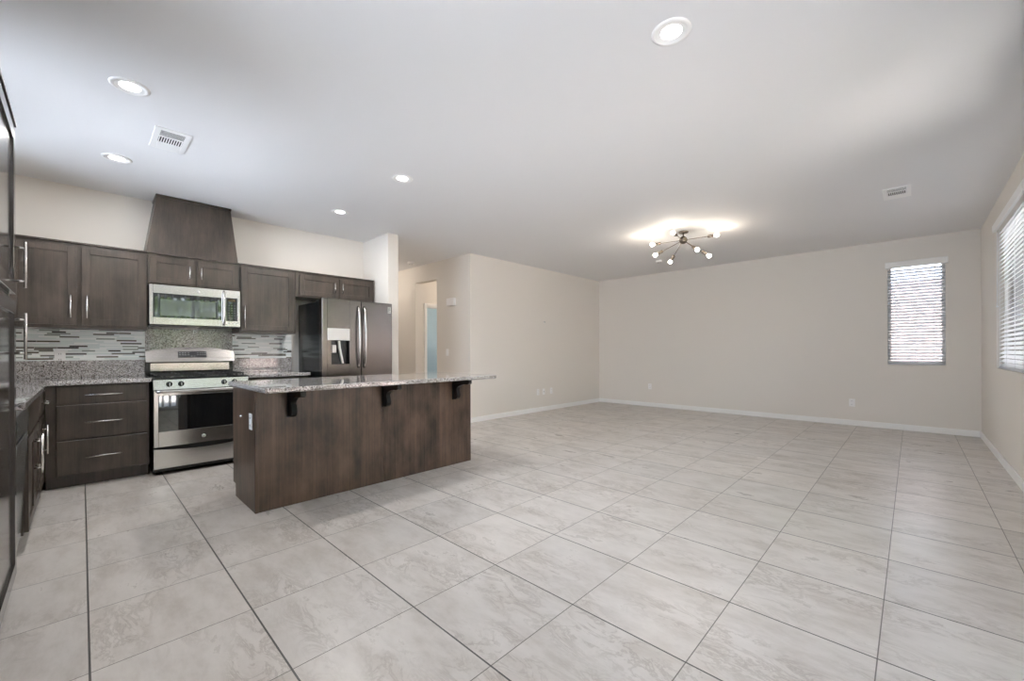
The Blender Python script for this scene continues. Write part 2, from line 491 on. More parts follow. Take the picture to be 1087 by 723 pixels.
def base_x(x0, x1, yf, d):   # baseboard on a wall of constant Y, facing -Y if d<0
    y = sorted((yf, yf + d * 0.014))
    return B().box(x0, x1, y[0], y[1], 0, 0.082, 0.003)
struct('baseboard_living', base_x(4.35, XF - 0.014, YLIV, -1), MAT['trim'])
struct('baseboard_far', B().box(XF - 0.014, XF, YR + 0.0, YLIV, 0, 0.082, 0.003), MAT['trim'])
struct('baseboard_right', base_x(2.75, XF - 0.014, YR, 1), MAT['trim'])
struct('baseboard_hall', B().box(4.336, 4.35, YLIV - 0.014, 6.05, 0, 0.082, 0.003), MAT['trim'])
struct('baseboard_return', B().box(2.84, 2.992, 5.031, 5.045, 0, 0.082, 0.003), MAT['trim'])
struct('baseboard_passage', base_x(4.47, PD[0] - 0.057, 6.72, -1), MAT['trim'])

# windows
def window_frame(name, b):
    return struct(name, b, MAT['vinyl'])
fw = 0.04
b = B(); xo = XF + 0.055
b.box(xo, xo + .05, WIN1[0], WIN1[1], WIN1[2], WIN1[2] + fw); b.box(xo, xo + .05, WIN1[0], WIN1[1], WIN1[3] - fw, WIN1[3])
b.box(xo, xo + .05, WIN1[0], WIN1[0] + fw, WIN1[2] + fw, WIN1[3] - fw); b.box(xo, xo + .05, WIN1[1] - fw, WIN1[1], WIN1[2] + fw, WIN1[3] - fw)
w1 = window_frame('window_1', b)
B().box(xo + .02, xo + .025, WIN1[0] + fw, WIN1[1] - fw, WIN1[2] + fw, WIN1[3] - fw).build('pane', MAT['glass'], w1)
b = B(); yo = YR - 0.055
b.box(WIN2[0], WIN2[1], yo - .05, yo, WIN2[2], WIN2[2] + fw); b.box(WIN2[0], WIN2[1], yo - .05, yo, WIN2[3] - fw, WIN2[3])
for x in (WIN2[0], (WIN2[0] + WIN2[1]) / 2 - fw / 2, WIN2[1] - fw): b.box(x, x + fw, yo - .05, yo, WIN2[2] + fw, WIN2[3] - fw)
w2 = window_frame('window_2', b)
B().box(WIN2[0] + fw, WIN2[1] - fw, yo - .025, yo - .02, WIN2[2] + fw, WIN2[3] - fw).build('pane', MAT['glass'], w2)
b = B()
b.box(ADDED_WIN5[0], ADDED_WIN5[1], yo - .05, yo, ADDED_WIN5[2], ADDED_WIN5[2] + fw); b.box(ADDED_WIN5[0], ADDED_WIN5[1], yo - .05, yo, ADDED_WIN5[3] - fw, ADDED_WIN5[3])
for x in (ADDED_WIN5[0], ADDED_WIN5[1] - fw): b.box(x, x + fw, yo - .05, yo, ADDED_WIN5[2] + fw, ADDED_WIN5[3] - fw)
w5 = window_frame('added_window_5', b)
B().box(ADDED_WIN5[0] + fw, ADDED_WIN5[1] - fw, yo - .025, yo - .02, ADDED_WIN5[2] + fw, ADDED_WIN5[3] - fw).build('pane', MAT['glass'], w5)
b = B(); xo = XL - 0.055
b.box(xo - .05, xo, WIN3[0], WIN3[1], WIN3[2], WIN3[2] + fw); b.box(xo - .05, xo, WIN3[0], WIN3[1], WIN3[3] - fw, WIN3[3])
for y in (WIN3[0], (WIN3[0] + WIN3[1]) / 2 - fw / 2, WIN3[1] - fw): b.box(xo - .05, xo, y, y + fw, WIN3[2] + fw, WIN3[3] - fw)
w3 = window_frame('window_3', b)
B().box(xo - .025, xo - .02, WIN3[0] + fw, WIN3[1] - fw, WIN3[2] + fw, WIN3[3] - fw).build('pane', MAT['glass'], w3)
b = B()
b.box(xo - .05, xo, ADDED_WIN4[0], ADDED_WIN4[1], ADDED_WIN4[2], ADDED_WIN4[2] + fw); b.box(xo - .05, xo, ADDED_WIN4[0], ADDED_WIN4[1], ADDED_WIN4[3] - fw, ADDED_WIN4[3])
for y in (ADDED_WIN4[0], (ADDED_WIN4[0] + ADDED_WIN4[1]) / 2 - fw / 2, ADDED_WIN4[1] - fw): b.box(xo - .05, xo, y, y + fw, ADDED_WIN4[2] + fw, ADDED_WIN4[3] - fw)
w4 = window_frame('added_window_4', b)
B().box(xo - .025, xo - .02, ADDED_WIN4[0] + fw, ADDED_WIN4[1] - fw, ADDED_WIN4[2] + fw, ADDED_WIN4[3] - fw).build('pane', MAT['glass'], w4)
b = B(); yo = YR - 0.035
for x in (DOOR1[0], 1.67, DOOR1[1] - 0.06): b.box(x, x + 0.06, yo - .05, yo, 0.0, DOOR1[3])
b.box(DOOR1[0], DOOR1[1], yo - .052, yo + .002, 0, 0.07); b.box(DOOR1[0], DOOR1[1], yo - .052, yo + .002, DOOR1[3] - 0.07, DOOR1[3])
d1 = struct('door_1', b, MAT['vinyl'])
B().box(DOOR1[0] + .06, DOOR1[1] - .06, yo - .025, yo - .02, .07, DOOR1[3] - .07).build('pane', MAT['glass'], d1)

# ------------------------------------------------------------------ outside
struct('trim_patio', B().box(-12, 22, -14, YR - T, -0.14, -0.06), MAT['concrete'])
struct('trim_left_yard', B().box(-12, XL - T, YR - T, 14, -0.14, -0.06), MAT['gravel'])
struct('trim_side_yard', B().box(XF + T, 22, YR - T, 12, -0.14, -0.06), MAT['concrete'])
tag(B().box(11.2, 11.4, -4, 8, -0.06, 2.50).build('block_wall', MAT['stucco']), 'pinkish block wall of the yard behind the blind of the small far window', 'wall')
tag(B().box(-8, 11.2, -7.2, -7.0, -0.06, 1.9).build('block_wall', MAT['stucco']), 'block wall at the back of the patio below the reflected trees', 'wall')
def tree(x, y, h, r, label):
    t = thing('tree', label, 'tree', (x, y, -0.06), 0, 'trees behind the patio')
    B().tube([(0, 0, 0), (0.05, 0.03, h * .3), (0, 0, h * .6)], [0.13, 0.1, 0.05], 10).build('trunk', MAT['bark'], t)
    b = B()
    for i in range(2600):
        while True:
            p = Vector((random.uniform(-1, 1), random.uniform(-1, 1), random.uniform(-1, 1)))
            if 0.3 < p.length < 1: break
        p = Vector((p.x * r, p.y * r, p.z * h * .42 + h * .6))
        d = Vector((random.gauss(0, 1), random.gauss(0, 1), random.gauss(0, 1))).normalized()
        e = d.orthogonal().normalized(); sz = random.uniform(0.05, 0.10)
        vs = [b.bm.verts.new(p + q) for q in (d * sz, e * sz * .5, -d * sz, -e * sz * .5)]
        b.bm.faces.new(vs)
    b.build('foliage', MAT['leaf'], t)
tree(2.9, -3.4, 3.8, 1.0, 'leafy green tree mirrored in the right half of the microwave door')
tree(5.6, -4.6, 4.4, 1.3, 'leafy green tree mirrored at the far right of the microwave')
tree(1.5, -5.4, 3.6, 0.9, 'leafy green tree mirrored in the left half of the range splashback')

# ------------------------------------------------------------------ cabinets (local frame: x = width, -y = front, z up)
def shaker(x0, x1, z0, z1, st=0.056, th=0.02, y=0.0, rec=0.009):
    b = B(); yf = y - th
    b.box(x0, x0 + st, yf, y, z0, z1, 0.0012); b.box(x1 - st, x1, yf, y, z0, z1, 0.0012)
    b.box(x0 + st, x1 - st, yf, y, z0, z0 + st, 0.0012); b.box(x0 + st, x1 - st, yf, y, z1 - st, z1, 0.0012)
    b.box(x0 + st - .001, x1 - st + .001, yf + rec, y - .002, z0 + st - .001, z1 - st + .001)
    return b
def slab(x0, x1, z0, z1, th=0.02): return B().box(x0, x1, -th, 0, z0, z1, 0.002)
def pull(cx, cz, L, vert, parent, y=-0.02, r=0.006, off=0.033, label=None):
    b = B(); yb = y - off; e = L * 0.36
    if vert:
        b.cyl((cx, yb, cz - L / 2), (cx, yb, cz + L / 2), r, 12)
        for s_ in (-e, e): b.cyl((cx, y, cz + s_), (cx, yb, cz + s_), r * .8, 10)
    else:
        b.cyl((cx - L / 2, yb, cz), (cx + L / 2, yb, cz), r, 12)
        for s_ in (-e, e): b.cyl((cx + s_, y, cz), (cx + s_, yb, cz), r * .8, 10)
    return b.build('handle', MAT['nickel'], parent)

WOOD = MAT['wood']
# upper cabinets, face Y = 5.40 (boxes), doors stand 2 cm proud
UY, UD, UT, UB = 5.40, 0.35, 2.13, 1.372
def upper(name, label, x0, x1, z0, z1, doors, group='wall cabinets'):
    t = thing(name, label, 'cabinet', (x0, UY, z0), 0, group)
    h = z1 - z0
    bb = B().box(0, x1 - x0, 0, UD, 0, h)
    bb.build('body', WOOD, t)
    B().box(-0.0, x1 - x0, -0.022, UD, h, h + 0.012).build('top_trim', WOOD, t)
    for (dx0, dx1, dz0, dz1, hx, hz, hl) in doors:
        d = shaker(dx0 - x0, dx1 - x0, dz0 - z0, dz1 - z0).build('door', WOOD, t)
        pull(hx - x0, hz - z0, hl, True, d)
    return t
upper('wall_cabinet', 'dark two-door wall cabinet at the far left, left of the microwave', XL + 0.002, 0.445, UB, UT,
      [(-0.43, -0.033, UB + .03, UT - .03, -0.068, 1.563, 0.20), (-0.002, 0.435, UB + .03, UT - .03, 0.033, 1.563, 0.20)])
upper('wall_cabinet', 'short dark two-door cabinet directly above the microwave', 0.447, 1.218, 1.828, UT,
      [(0.462, 0.815, 1.842, UT - .03, 0.772, 1.972, 0.13), (0.838, 1.205, 1.842, UT - .03, 0.870, 1.972, 0.13)])
upper('wall_cabinet', 'dark single-door wall cabinet between the microwave and the refrigerator', 1.220, 1.800, UB, UT,
      [(1.232, 1.775, UB + .03, UT - .03, 1.260, 1.545, 0.25)])
upper('wall_cabinet', 'short dark two-door cabinet above the refrigerator', 1.802, 2.815, 1.828, UT,
      [(1.845, 2.310, 1.848, UT - .03, 2.265, 1.975, 0.13), (2.338, 2.800, 1.848, UT - .03, 2.365, 1.975, 0.13)])

# hood cover
t = thing('range_hood_cover', 'dark wooden tapered chimney cover above the microwave cabinet reaching the ceiling', 'hood', (0.83, UY, UT + 0.012))
zt = H - (UT + 0.012)
B().frustum((-0.395, 0.375, -0.005, 0.345), (-0.305, 0.315, 0.045, 0.345), 0, zt - 0.004).build('chimney', WOOD, t)
b = B(); b.box(-0.316, 0.322, 0.030, 0.345, zt - 0.030, zt - 0.003, 0.003)
b.build('crown', WOOD, t)

# base cabinets on the kitchen wall
BF = 5.15     # box face; drawer/door faces at 5.13
def base(name, label, loc, rz, wdt, dep, fronts, toe=0.075, cat='cabinet', group='base cabinets', h=0.874):
    t = thing(name, label, cat, loc, rz, group)
    B().box(0, wdt, 0, dep, 0.105, h).build('body', WOOD, t)
    B().box(0, wdt, toe, toe + 0.018, 0, 0.105).build('toe_kick', WOOD, t)
    for f in fronts:
        kind_, x0, x1, z0, z1, hx, hz, hl, vert = f
        d = (slab if kind_ == 'drawer' else shaker)(x0, x1, z0, z1).build('drawer' if kind_ != 'door' else 'door', WOOD, t)
        if hl: pull(hx, hz, hl, vert, d)
    return t
CT, CTH = 0.914, 0.036
base('base_cabinet', 'dark base cabinet with three wide drawers left of the range', (-0.213, BF, 0), 0, 0.646, 0.596,
     [('drawer', 0.063, 0.632, 0.722, 0.864, 0.347, 0.788, 0.235, False),
      ('drawer', 0.063, 0.632, 0.420, 0.706, 0.347, 0.556, 0.235, False),
      ('drawer', 0.063, 0.632, 0.118, 0.404, 0.347, 0.258, 0.235, False)])
base('base_cabinet', 'dark base cabinet between range and refrigerator, mostly behind the island', (1.236, BF, 0), 0, 0.62, 0.596,
     [('drawer', 0.015, 0.605, 0.722, 0.864, 0.31, 0.79, 0.2, False), ('door', 0.015, 0.300, 0.118, 0.706, 0.270, 0.58, 0.2, True),
      ('door', 0.315, 0.605, 0.118, 0.706, 0.345, 0.58, 0.2, True)])
# left run, facing +X: rotate +90 deg, local x -> +Y, local y -> -X ; box face X=-0.235
LX = -0.235
base('sink_cabinet', 'dark sink cabinet with two doors beside the dishwasher', (LX, 3.66, 0), PI / 2, 0.90, 0.596,
     [('drawer', 0.012, 0.888, 0.675, 0.864, 0.45, 0.77, 0, False), ('door', 0.012, 0.445, 0.118, 0.655, 0.405, 0.495, 0.24, True),
      ('door', 0.455, 0.888, 0.118, 0.655, 0.500, 0.495, 0.24, True)])
base('base_cabinet', 'narrow dark base cabinet with drawer and door in the left corner', (LX, 4.562, 0), PI / 2, 0.585, 0.596,
     [('drawer', 0.012, 0.500, 0.675, 0.864, 0.33, 0.765, 0.26, False), ('door', 0.012, 0.500, 0.118, 0.655, 0.13, 0.50, 0.22, True)])

# dishwasher: door tilted slightly open
t = thing('dishwasher', 'stainless dishwasher in the left run with its door slightly ajar', 'dishwasher', (LX, 3.052, 0), PI / 2)
B().box(0.004, 0.596, 0.03, 0.58, 0.10, 0.868).build('tub', MAT['side'], t)
B().box(0.01, 0.59, 0.06, 0.075, 0, 0.10).build('toe_kick', MAT['black'], t)
b = B().box(0.004, 0.590, 0.0, 0.018, 0, 0.60, 0.004)
b.xform(Matrix.Translation((0, 0.008, 0.105)) @ Matrix.Rotation(math.radians(2.7), 4, 'X'))
d = b.build('door', MAT['dishpanel'], t)
b = B(); pr = [(-0.026, 0), (0.012, 0), (0.012, 0.135), (-0.010, 0.135), (-0.022, 0.115), (-0.030, 0.07)]
b.prism(pr, 0.004, 0.596); b.xform(Matrix.Translation((0, 0.006, 0.727)) )
cp = b.build('control_panel', MAT['dishpanel'], t)

# pantry
t = thing('pantry_cabinet', 'tall dark pantry cabinet with upper and lower doors at the left edge', 'cabinet', (LX, 2.12, 0), PI / 2)
PW = 0.915
B().box(0, PW, 0, 0.596, 0.105, 2.21).build('body', WOOD, t)
B().box(0, PW, 0.075, 0.09, 0, 0.105).build('toe_kick', WOOD, t)
B().box(0, PW, -0.024, 0.596, 2.21, 2.225).build('top_trim', WOOD, t)
PGLOSS = wood('pantry_wood', (0.030, 0.026, 0.024), (0.075, 0.066, 0.060), rough=0.12, spec=0.9)
for (z0, z1, hz) in ((0.118, 1.392, 1.227), (1.425, 2.195, 1.56)):
    d = shaker(0.004, PW - 0.005, z0, z1, 0.062).build('door', PGLOSS, t)
    pull(PW - 0.062, hz, 0.215, True, d)

# worktops
b = B(); b.box(-0.835, 0.452, 5.10, 5.75, CT - CTH, CT, 0.004)
b.box(-0.835, -0.187, 3.04, 5.10, CT - CTH, CT, 0.004)
tag(b.build('worktop', MAT['granite']), 'L-shaped speckled granite worktop in the left corner of the kitchen', 'worktop')
tag(B().box(1.222, 1.865, 5.10, 5.75, CT - CTH, CT, 0.004).build('worktop', MAT['granite']), 'short speckled granite worktop between range and refrigerator', 'worktop')
tag(B().box(-0.81, 0.452, 5.728, 5.75, CT, 1.078, 0.002).build('granite_upstand', MAT['granite']), 'low granite upstand along the wall left of the range', 'backsplash')
tag(B().box(1.222, 1.865, 5.728, 5.75, CT, 1.078, 0.002).build('granite_upstand', MAT['granite']), 'low granite upstand along the wall right of the range', 'backsplash')
tag(B().box(0.454, 1.220, 5.733, 5.75, 0.912, 1.41, 0.001).build('granite_splashback', MAT['granite']), 'full-height polished granite slab on the wall behind the range', 'backsplash')
tag(B().box(-0.81, 0.452, 5.740, 5.75, 1.078, 1.372).build('mosaic_backsplash', MAT['mosaic']), 'white and grey linear mosaic tile backsplash left of the range', 'backsplash')
tag(B().box(1.222, 1.865, 5.740, 5.75, 1.078, 1.372).build('mosaic_backsplash', MAT['mosaic']), 'white and grey linear mosaic tile backsplash right of the range', 'backsplash')

def outlet(label, loc, rz, holes='duplex', sc=1.0):
    t = thing('wall_outlet' if holes == 'duplex' else 'light_switch' if holes == 'switch' else 'cable_plate', label, {'duplex': 'outlet', 'switch': 'switch'}.get(holes, 'cable plate'), loc, rz)
    B().box(-0.036, 0.036, -0.006, 0, -0.058, 0.058, 0.002).build('plate', MAT['white'], t)
    if holes == 'duplex':
        for z in (-0.026, 0.026):
            r_ = B().box(-0.017, 0.017, -0.008, -0.006, z - .015, z + .015, 0.001).build('receptacle', MAT['white'], t)
            B().box(-0.008, -0.005, -0.0085, -0.008, z - .006, z + .006).box(0.005, 0.008, -0.0085, -0.008, z - .006, z + .006).build('slots', MAT['slot'], r_)
    elif holes == 'switch':
        B().box(-0.016, 0.016, -0.010, -0.006, -0.03, 0.03, 0.002).build('rocker', MAT['white'], t)
    else:
        B().lathe([(0.0001, -0.014), (0.006, -0.014), (0.006, -0.006)], axis='Y', seg=14).build('connector', MAT['slot'], t)
    return t
outlet('white outlet in the mosaic backsplash left of the range', (-0.143, 5.740, 1.115), 0)
outlet('white outlet low on the living room side wall, left of the cable plate', (6.023, YLIV, 0.375), 0)
outlet('cable plate with dark connector low on the side wall between two outlets', (6.192, YLIV, 0.372), 0, 'cable')
outlet('white outlet on the side wall nearest the room corner', (6.424, YLIV, 0.375), 0)
outlet('white outlet low on the far wall near the left corner', (XF, 3.924, 0.415), -PI / 2)
outlet('white outlet low on the far wall below and left of the window', (XF, 0.664, 0.347), -PI / 2)
outlet('white light switch on the hall wall right of the opening', (4.35, 5.745, 1.14), -PI / 2, 'switch')
t = thing('wall_bracket', 'small hook-like cable stub high on the living room side wall', 'bracket', (6.214, YLIV, 1.717), 0)
B().box(-0.014, 0.014, -0.005, 0, -0.022, 0.022, 0.001).build('plate', MAT['white'], t)
B().tube([(0, -0.005, 0.008), (0, -0.018, 0.006), (0.002, -0.022, -0.008)], 0.005, 10).build('stub', MAT['slot'], t)
t = thing('door_chime', 'white door chime box on the hall wall above the switch', 'door chime', (4.35, 5.61, 1.99), -PI / 2)
B().box(-0.105, 0.105, -0.05, 0, -0.065, 0.065, 0.012, 3).build('cover', MAT['white'], t)
B().box(-0.095, 0.095, -0.053, -0.05, -0.018, -0.014).box(-0.095, 0.095, -0.053, -0.05, 0.014, 0.018).build('grille', MAT['white'], t)

# ------------------------------------------------------------------ range
t = thing('gas_range', 'stainless freestanding gas range with black oven window and backguard', 'range', (0.456, 5.05, 0))
RW = 0.758
B().box(0.0, RW, 0.045, 0.68, 0.03, 0.885).build('body', MAT['side'], t)
for x in (0.04, RW - 0.04):
    for y in (0.09, 0.62): B().cyl((x, y, 0), (x, y, 0.03), 0.015, 12).build('foot', MAT['black'], t)
# lower drawer with a dipped top edge
n = 16; pts = [(0.002, 0.065), (RW - .002, 0.065)]
for k in range(n + 1):
    u = 1 - k / n; pts.append((0.002 + (RW - .004) * u, 0.252 - 0.030 * math.sin(PI * u) ** 0.9))
B().prism(pts, 0.0, 0.044, 'Y').build('drawer', MAT['steel'], t)
B().box(0.004, RW - .004, 0.03, 0.045, 0.20, 0.275).build('drawer_gap', MAT['slot'], t)
# oven door as frame with glass
b = B(); z0, z1 = 0.266, 0.795; wx0, wx1, wz0, wz1 = 0.035, RW - 0.035, 0.408, 0.745
b.box(0.002, wx0, 0, 0.044, z0, z1, 0.002); b.box(wx1, RW - .002, 0, 0.044, z0, z1, 0.002)
b.box(wx0, wx1, 0, 0.044, z0, wz0, 0.002); b.box(wx0, wx1, 0, 0.044, wz1, z1, 0.002)
od = b.build('oven_door', MAT['steel'], t)
B().box(wx0, wx1, 0.003, 0.040, wz0, wz1).build('window', MAT['blackglass'], od)
b = B(); hp = [(0.02 + (RW - .04) * k / 14, -0.048 - 0.010 * math.sin(PI * k / 14), 0.787) for k in range(15)]
b.tube(hp, 0.0145, 14); b.box(0.028, 0.06, -0.048, 0.0, 0.777, 0.797, 0.003); b.box(RW - 0.06, RW - 0.028, -0.048, 0.0, 0.777, 0.797, 0.003)
b.build('handle', MAT['steel'], od)
bd = B().lathe([(0.0001, -0.0035), (0.0155, -0.0035), (0.0175, 0.0)], (0.377, 0, 0.330), 'Y', 28).build('badge', MAT['silver'], od)
text_part('GE', 0.018, 'badge_lettering', MAT['slot'], od, Matrix.Translation((0.377, -0.0042, 0.330)) @ FACE_MY)
# control panel, knobs
B().prism([(-0.012, 0.803), (0.045, 0.803), (0.045, 0.896), (0.002, 0.896)], 0.0, RW).build('control_panel', MAT['steel'], t)
for kx in (0.114, 0.202, 0.546, 0.635):
    k = B().lathe([(0.0001, -0.034), (0.017, -0.034), (0.0195, -0.030), (0.0205, -0.004), (0.0245, 0.0), (0.0245, 0.006)], (kx, -0.004, 0.852), 'Y', 24).build('knob', MAT['black'], t)
    B().box(kx - .003, kx + .003, -0.0405, -0.0375, 0.838, 0.866, 0.001).build('pointer', MAT['silver'], k)
# cooktop
B().box(-0.004, RW + 0.004, -0.006, 0.625, 0.896, 0.912, 0.004).build('cooktop', MAT['black'], t)
for (gx0, gx1) in ((0.03, 0.368), (0.39, RW - 0.03)):
    b = B(); zg = 0.930
    ys = (0.035, 0.575)
    b.box(gx0, gx1, ys[0], ys[0] + .012, zg, zg + .012); b.box(gx0, gx1, ys[1] - .012, ys[1], zg, zg + .012)
    b.box(gx0, gx0 + .012, ys[0], ys[1], zg, zg + .012); b.box(gx1 - .012, gx1, ys[0], ys[1], zg, zg + .012)
    b.box(gx0, gx1, 0.30, 0.312, zg, zg + .012)
    for cy in (0.17, 0.44):
        cx = (gx0 + gx1) / 2
        b.box(gx0, cx - .04, cy - .005, cy + .005, zg, zg + .014); b.box(cx + .04, gx1, cy - .005, cy + .005, zg, zg + .014)
        b.box(cx - .005, cx + .005, cy - .13, cy - .04, zg, zg + .014); b.box(cx - .005, cx + .005, cy + .04, cy + .13, zg, zg + .014)
    for x in (gx0, gx1 - .014):
        for y in (ys[0], ys[1] - .014, 0.30): b.box(x, x + .014, y, y + .014, 0.912, zg)
    b.build('grate', MAT['iron'], t)
    for cy in (0.17, 0.44):
        B().lathe([(0.0001, 0.926), (0.03, 0.926), (0.036, 0.918), (0.045, 0.912)], ((gx0 + gx1) / 2, cy, 0), 'Z', 24).build('burner', MAT['iron'], t)
# backguard: recessed lower strip and leaning console
B().box(0.0, RW, 0.640, 0.678, 0.885, 1.06).build('backguard_frame', MAT['black'], t)
B().box(0.035, RW - 0.035, 0.632, 0.640, 0.955, 1.040, 0.002).build('backguard_panel', MAT['steel'], t)
n = 18; prof = [(-0.006, 1.053), (RW + 0.006, 1.053)]
for k in range(n + 1):
    u = 1 - k / n; prof.append((-0.006 + (RW + .012) * u, 1.160 + 0.046 * (1 - abs(2 * u - 1) ** 2.6)))
b = B(); b.prism(prof, 0.585, 0.678, 'Y')
for v in b.bm.verts:
    if v.co.y < 0.6: v.co.y += (v.co.z - 1.053) * 0.30
cs = b.build('console', MAT['console'], t)
b = B().box(0.255, 0.505, -0.004, 0.004, 1.098, 1.162, 0.001)
b.xform(Matrix.Translation((0, 0.0, -1.053)) @ Matrix.Identity(4))
for v in b.bm.verts: v.co.y += v.co.z * 0.30
b.xform(Matrix.Translation((0, 0.585, 1.053)))
dp = b.build('display', MAT['blackglass'], cs)
for i, x in enumerate((0.272, 0.296, 0.318, 0.345, 0.372, 0.398, 0.425, 0.450, 0.472, 0.490)):
    for z in ((1.148, 1.126) if i not in (4, 5) else (1.112,)):
        yk = 0.5803 + (z - 1.053) * 0.30
        B().box(x - .004, x + .004, yk, yk + .0008, z - .002, z + .002).build('key_mark', MAT['digits'], dp)

# ------------------------------------------------------------------ microwave
t = thing('microwave', 'stainless over-the-range microwave with dark glass door', 'microwave', (0.456, 5.345, 1.43))
MW, MH = 0.757, 0.394
B().box(0.0, MW, 0.03, 0.40, 0.005, MH).build('body', MAT['side'], t)
b = B(); wx0, wx1, wz0, wz1 = 0.026, 0.588, 0.070, 0.306
b.box(0, wx0, 0, 0.03, 0, MH, .002); b.box(wx1, 0.603, 0, 0.03, 0, MH, .002); b.box(wx0, wx1, 0, 0.03, 0, wz0, .002); b.box(wx0, wx1, 0, 0.03, wz1, MH, .002)
md = b.build('door', MAT['steel'], t)
B().box(wx0, wx1, 0.003, 0.028, wz0, wz1).build('window', MAT['blackglass'], md)
B().box(wx0 + 0.055, wx1 - 0.055, 0.0022, 0.003, wz0 + 0.02, wz1 - 0.055).build('window_screen', SCREEN, md)
hp = [(0.604, -0.012 - 0.030 * math.sin(PI * k / 12), 0.012 + 0.365 * k / 12) for k in range(13)]
B().tube(hp, 0.0105, 12).build('handle', MAT['steel'], md)
B().lathe([(0.0001, -0.003), (0.012, -0.003), (0.014, 0.0)], (0.385, 0, 0.350), 'Y', 24).build('badge', MAT['silver'], md)
text_part('GE', 0.014, 'badge_lettering', MAT['slot'], md, Matrix.Translation((0.385, -0.0036, 0.350)) @ FACE_MY)
b = B(); b.box(0.605, 0.627, 0, 0.03, 0, MH, .002); b.box(0.732, MW, 0, 0.03, 0, MH, .002); b.box(0.627, 0.732, 0, 0.03, 0, 0.062, .002); b.box(0.627, 0.732, 0, 0.03, 0.312, MH, .002)
kp = b.build('control_frame', MAT['steel'], t)
B().box(0.627, 0.732, 0.002, 0.028, 0.062, 0.312).build('keypad', MAT['blackglass'], kp)
B().box(0.645, 0.715, 0.0012, 0.002, 0.272, 0.298).build('clock', plain('clock_amber', (0.05, 0.035, 0.015), 0.2), kp)
for r_ in range(6):
    for c_ in range(3): B().box(0.647 + c_ * .026, 0.659 + c_ * .026, 0.0012, 0.002, 0.092 + r_ * .027, 0.095 + r_ * .027).build('key_mark', MAT['grey'], kp)
for c_ in range(3): B().box(0.636 + c_ * .036, 0.654 + c_ * .036, -0.0008, 0.0, 0.028, 0.040).build('button', MAT['grey'], kp)
B().box(0.01, MW - .01, 0.012, 0.39, -0.012, 0.005).box(0.03, 0.30, 0.05, 0.20, -0.016, -0.012).box(0.42, 0.70, 0.05, 0.20, -0.016, -0.012).build('vent_base', MAT['black'], t)

# ------------------------------------------------------------------ refrigerator
t = thing('refrigerator', 'dark stainless french-door refrigerator with water and ice dispenser', 'refrigerator', (1.932, 4.93, 0))
FW = 0.900
B().box(0.004, FW - .004, 0.095, 0.76, 0.02, 1.752).build('body', MAT['side'], t)
for x in (0.05, FW - .05):
    for y in (0.15, 0.70): B().cyl((x, y, 0), (x, y, 0.02), 0.02, 12).build('foot', MAT['black'], t)
B().box(0.0, FW, 0.06, 0.20, 1.752, 1.772, 0.004).build('hinge_cover', MAT['side'], t)
# freezer drawer
fd = B().box(0, FW, 0, 0.09, 0.06, 0.70, 0.008, 2).build('freezer_drawer', MAT['darksteel'], t)
B().tube([(0.07, 0, 0.64), (0.09, -0.05, 0.64), (FW - .09, -0.05, 0.64), (FW - .07, 0, 0.64)], 0.012, 12).build('handle', MAT['steel'], fd)
# left door with dispenser opening
dx0, dx1, dz0, dz1 = 0.062, 0.326, 1.0, 1.29
b = B(); zb, ztp = 0.71, 1.782
b.box(0, dx0, 0, 0.09, zb, ztp, 0.004); b.box(dx1, 0.472, 0, 0.09, zb, ztp, 0.004)
b.box(dx0, dx1, 0, 0.09, zb, dz0, 0.0); b.box(dx0, dx1, 0, 0.09, dz1, ztp, 0.0)
b.box(dx0, dx1, 0.075, 0.09, dz0, dz1)
ld = b.build('door', MAT['darksteel'], t)
B().box(dx0 - .002, dx1 + .002, -0.004, 0.0, dz1, 1.432, 0.002).build('dispenser_panel', MAT['silver'], ld)
B().box(dx0, dx1, 0.060, 0.075, dz0, dz1).build('dispenser_recess', MAT['black'], ld)
B().box(dx0, dx0 + 0.045, 0.004, 0.062, dz0 + .006, dz1).build('dispenser_side', MAT['darksteel'], ld)
B().prism([(0.195, 1.285), (0.225, 1.285), (0.232, 1.20), (0.268, 1.015), (0.246, 1.015), (0.206, 1.20)], 0.030, 0.058, 'Y').build('chute', MAT['silver'], ld)
B().box(0.118, 0.172, 0.012, 0.056, 1.140, 1.235, 0.010, 3).build('dispenser_paddle', MAT['silver'], ld)
B().box(dx0, dx1, -0.006, 0.06, dz0 - 0.006, dz0 + 0.006, 0.002).build('drip_tray', MAT['darksteel'], ld)
rd = B().box(0.478, FW, 0, 0.09, zb, ztp, 0.008, 2).build('door', MAT['darksteel'], t)
for hx, par in ((0.434, ld), (0.510, rd)):
    hp = [(hx, -0.004 - 0.052 * math.sin(PI * min(max(k / 16, 0), 1)) ** 0.6, 0.955 + 0.76 * k / 16) for k in range(17)]
    B().tube(hp, [0.010] + [0.0125] * 15 + [0.010], 12).build('handle', MAT['steel'], par)
st = B().box(0.838, 0.878, -0.0012, 0, 1.655, 1.735).build('label', MAT['silver'], rd)
b = B()
for z, ww in ((1.722, .03), (1.708, .024), (1.696, .03), (1.682, .02), (1.668, .03)): b.box(0.842, 0.842 + ww, -0.002, -0.0012, z - .003, z + .003)
b.build('label_print', MAT['slot'], rd)

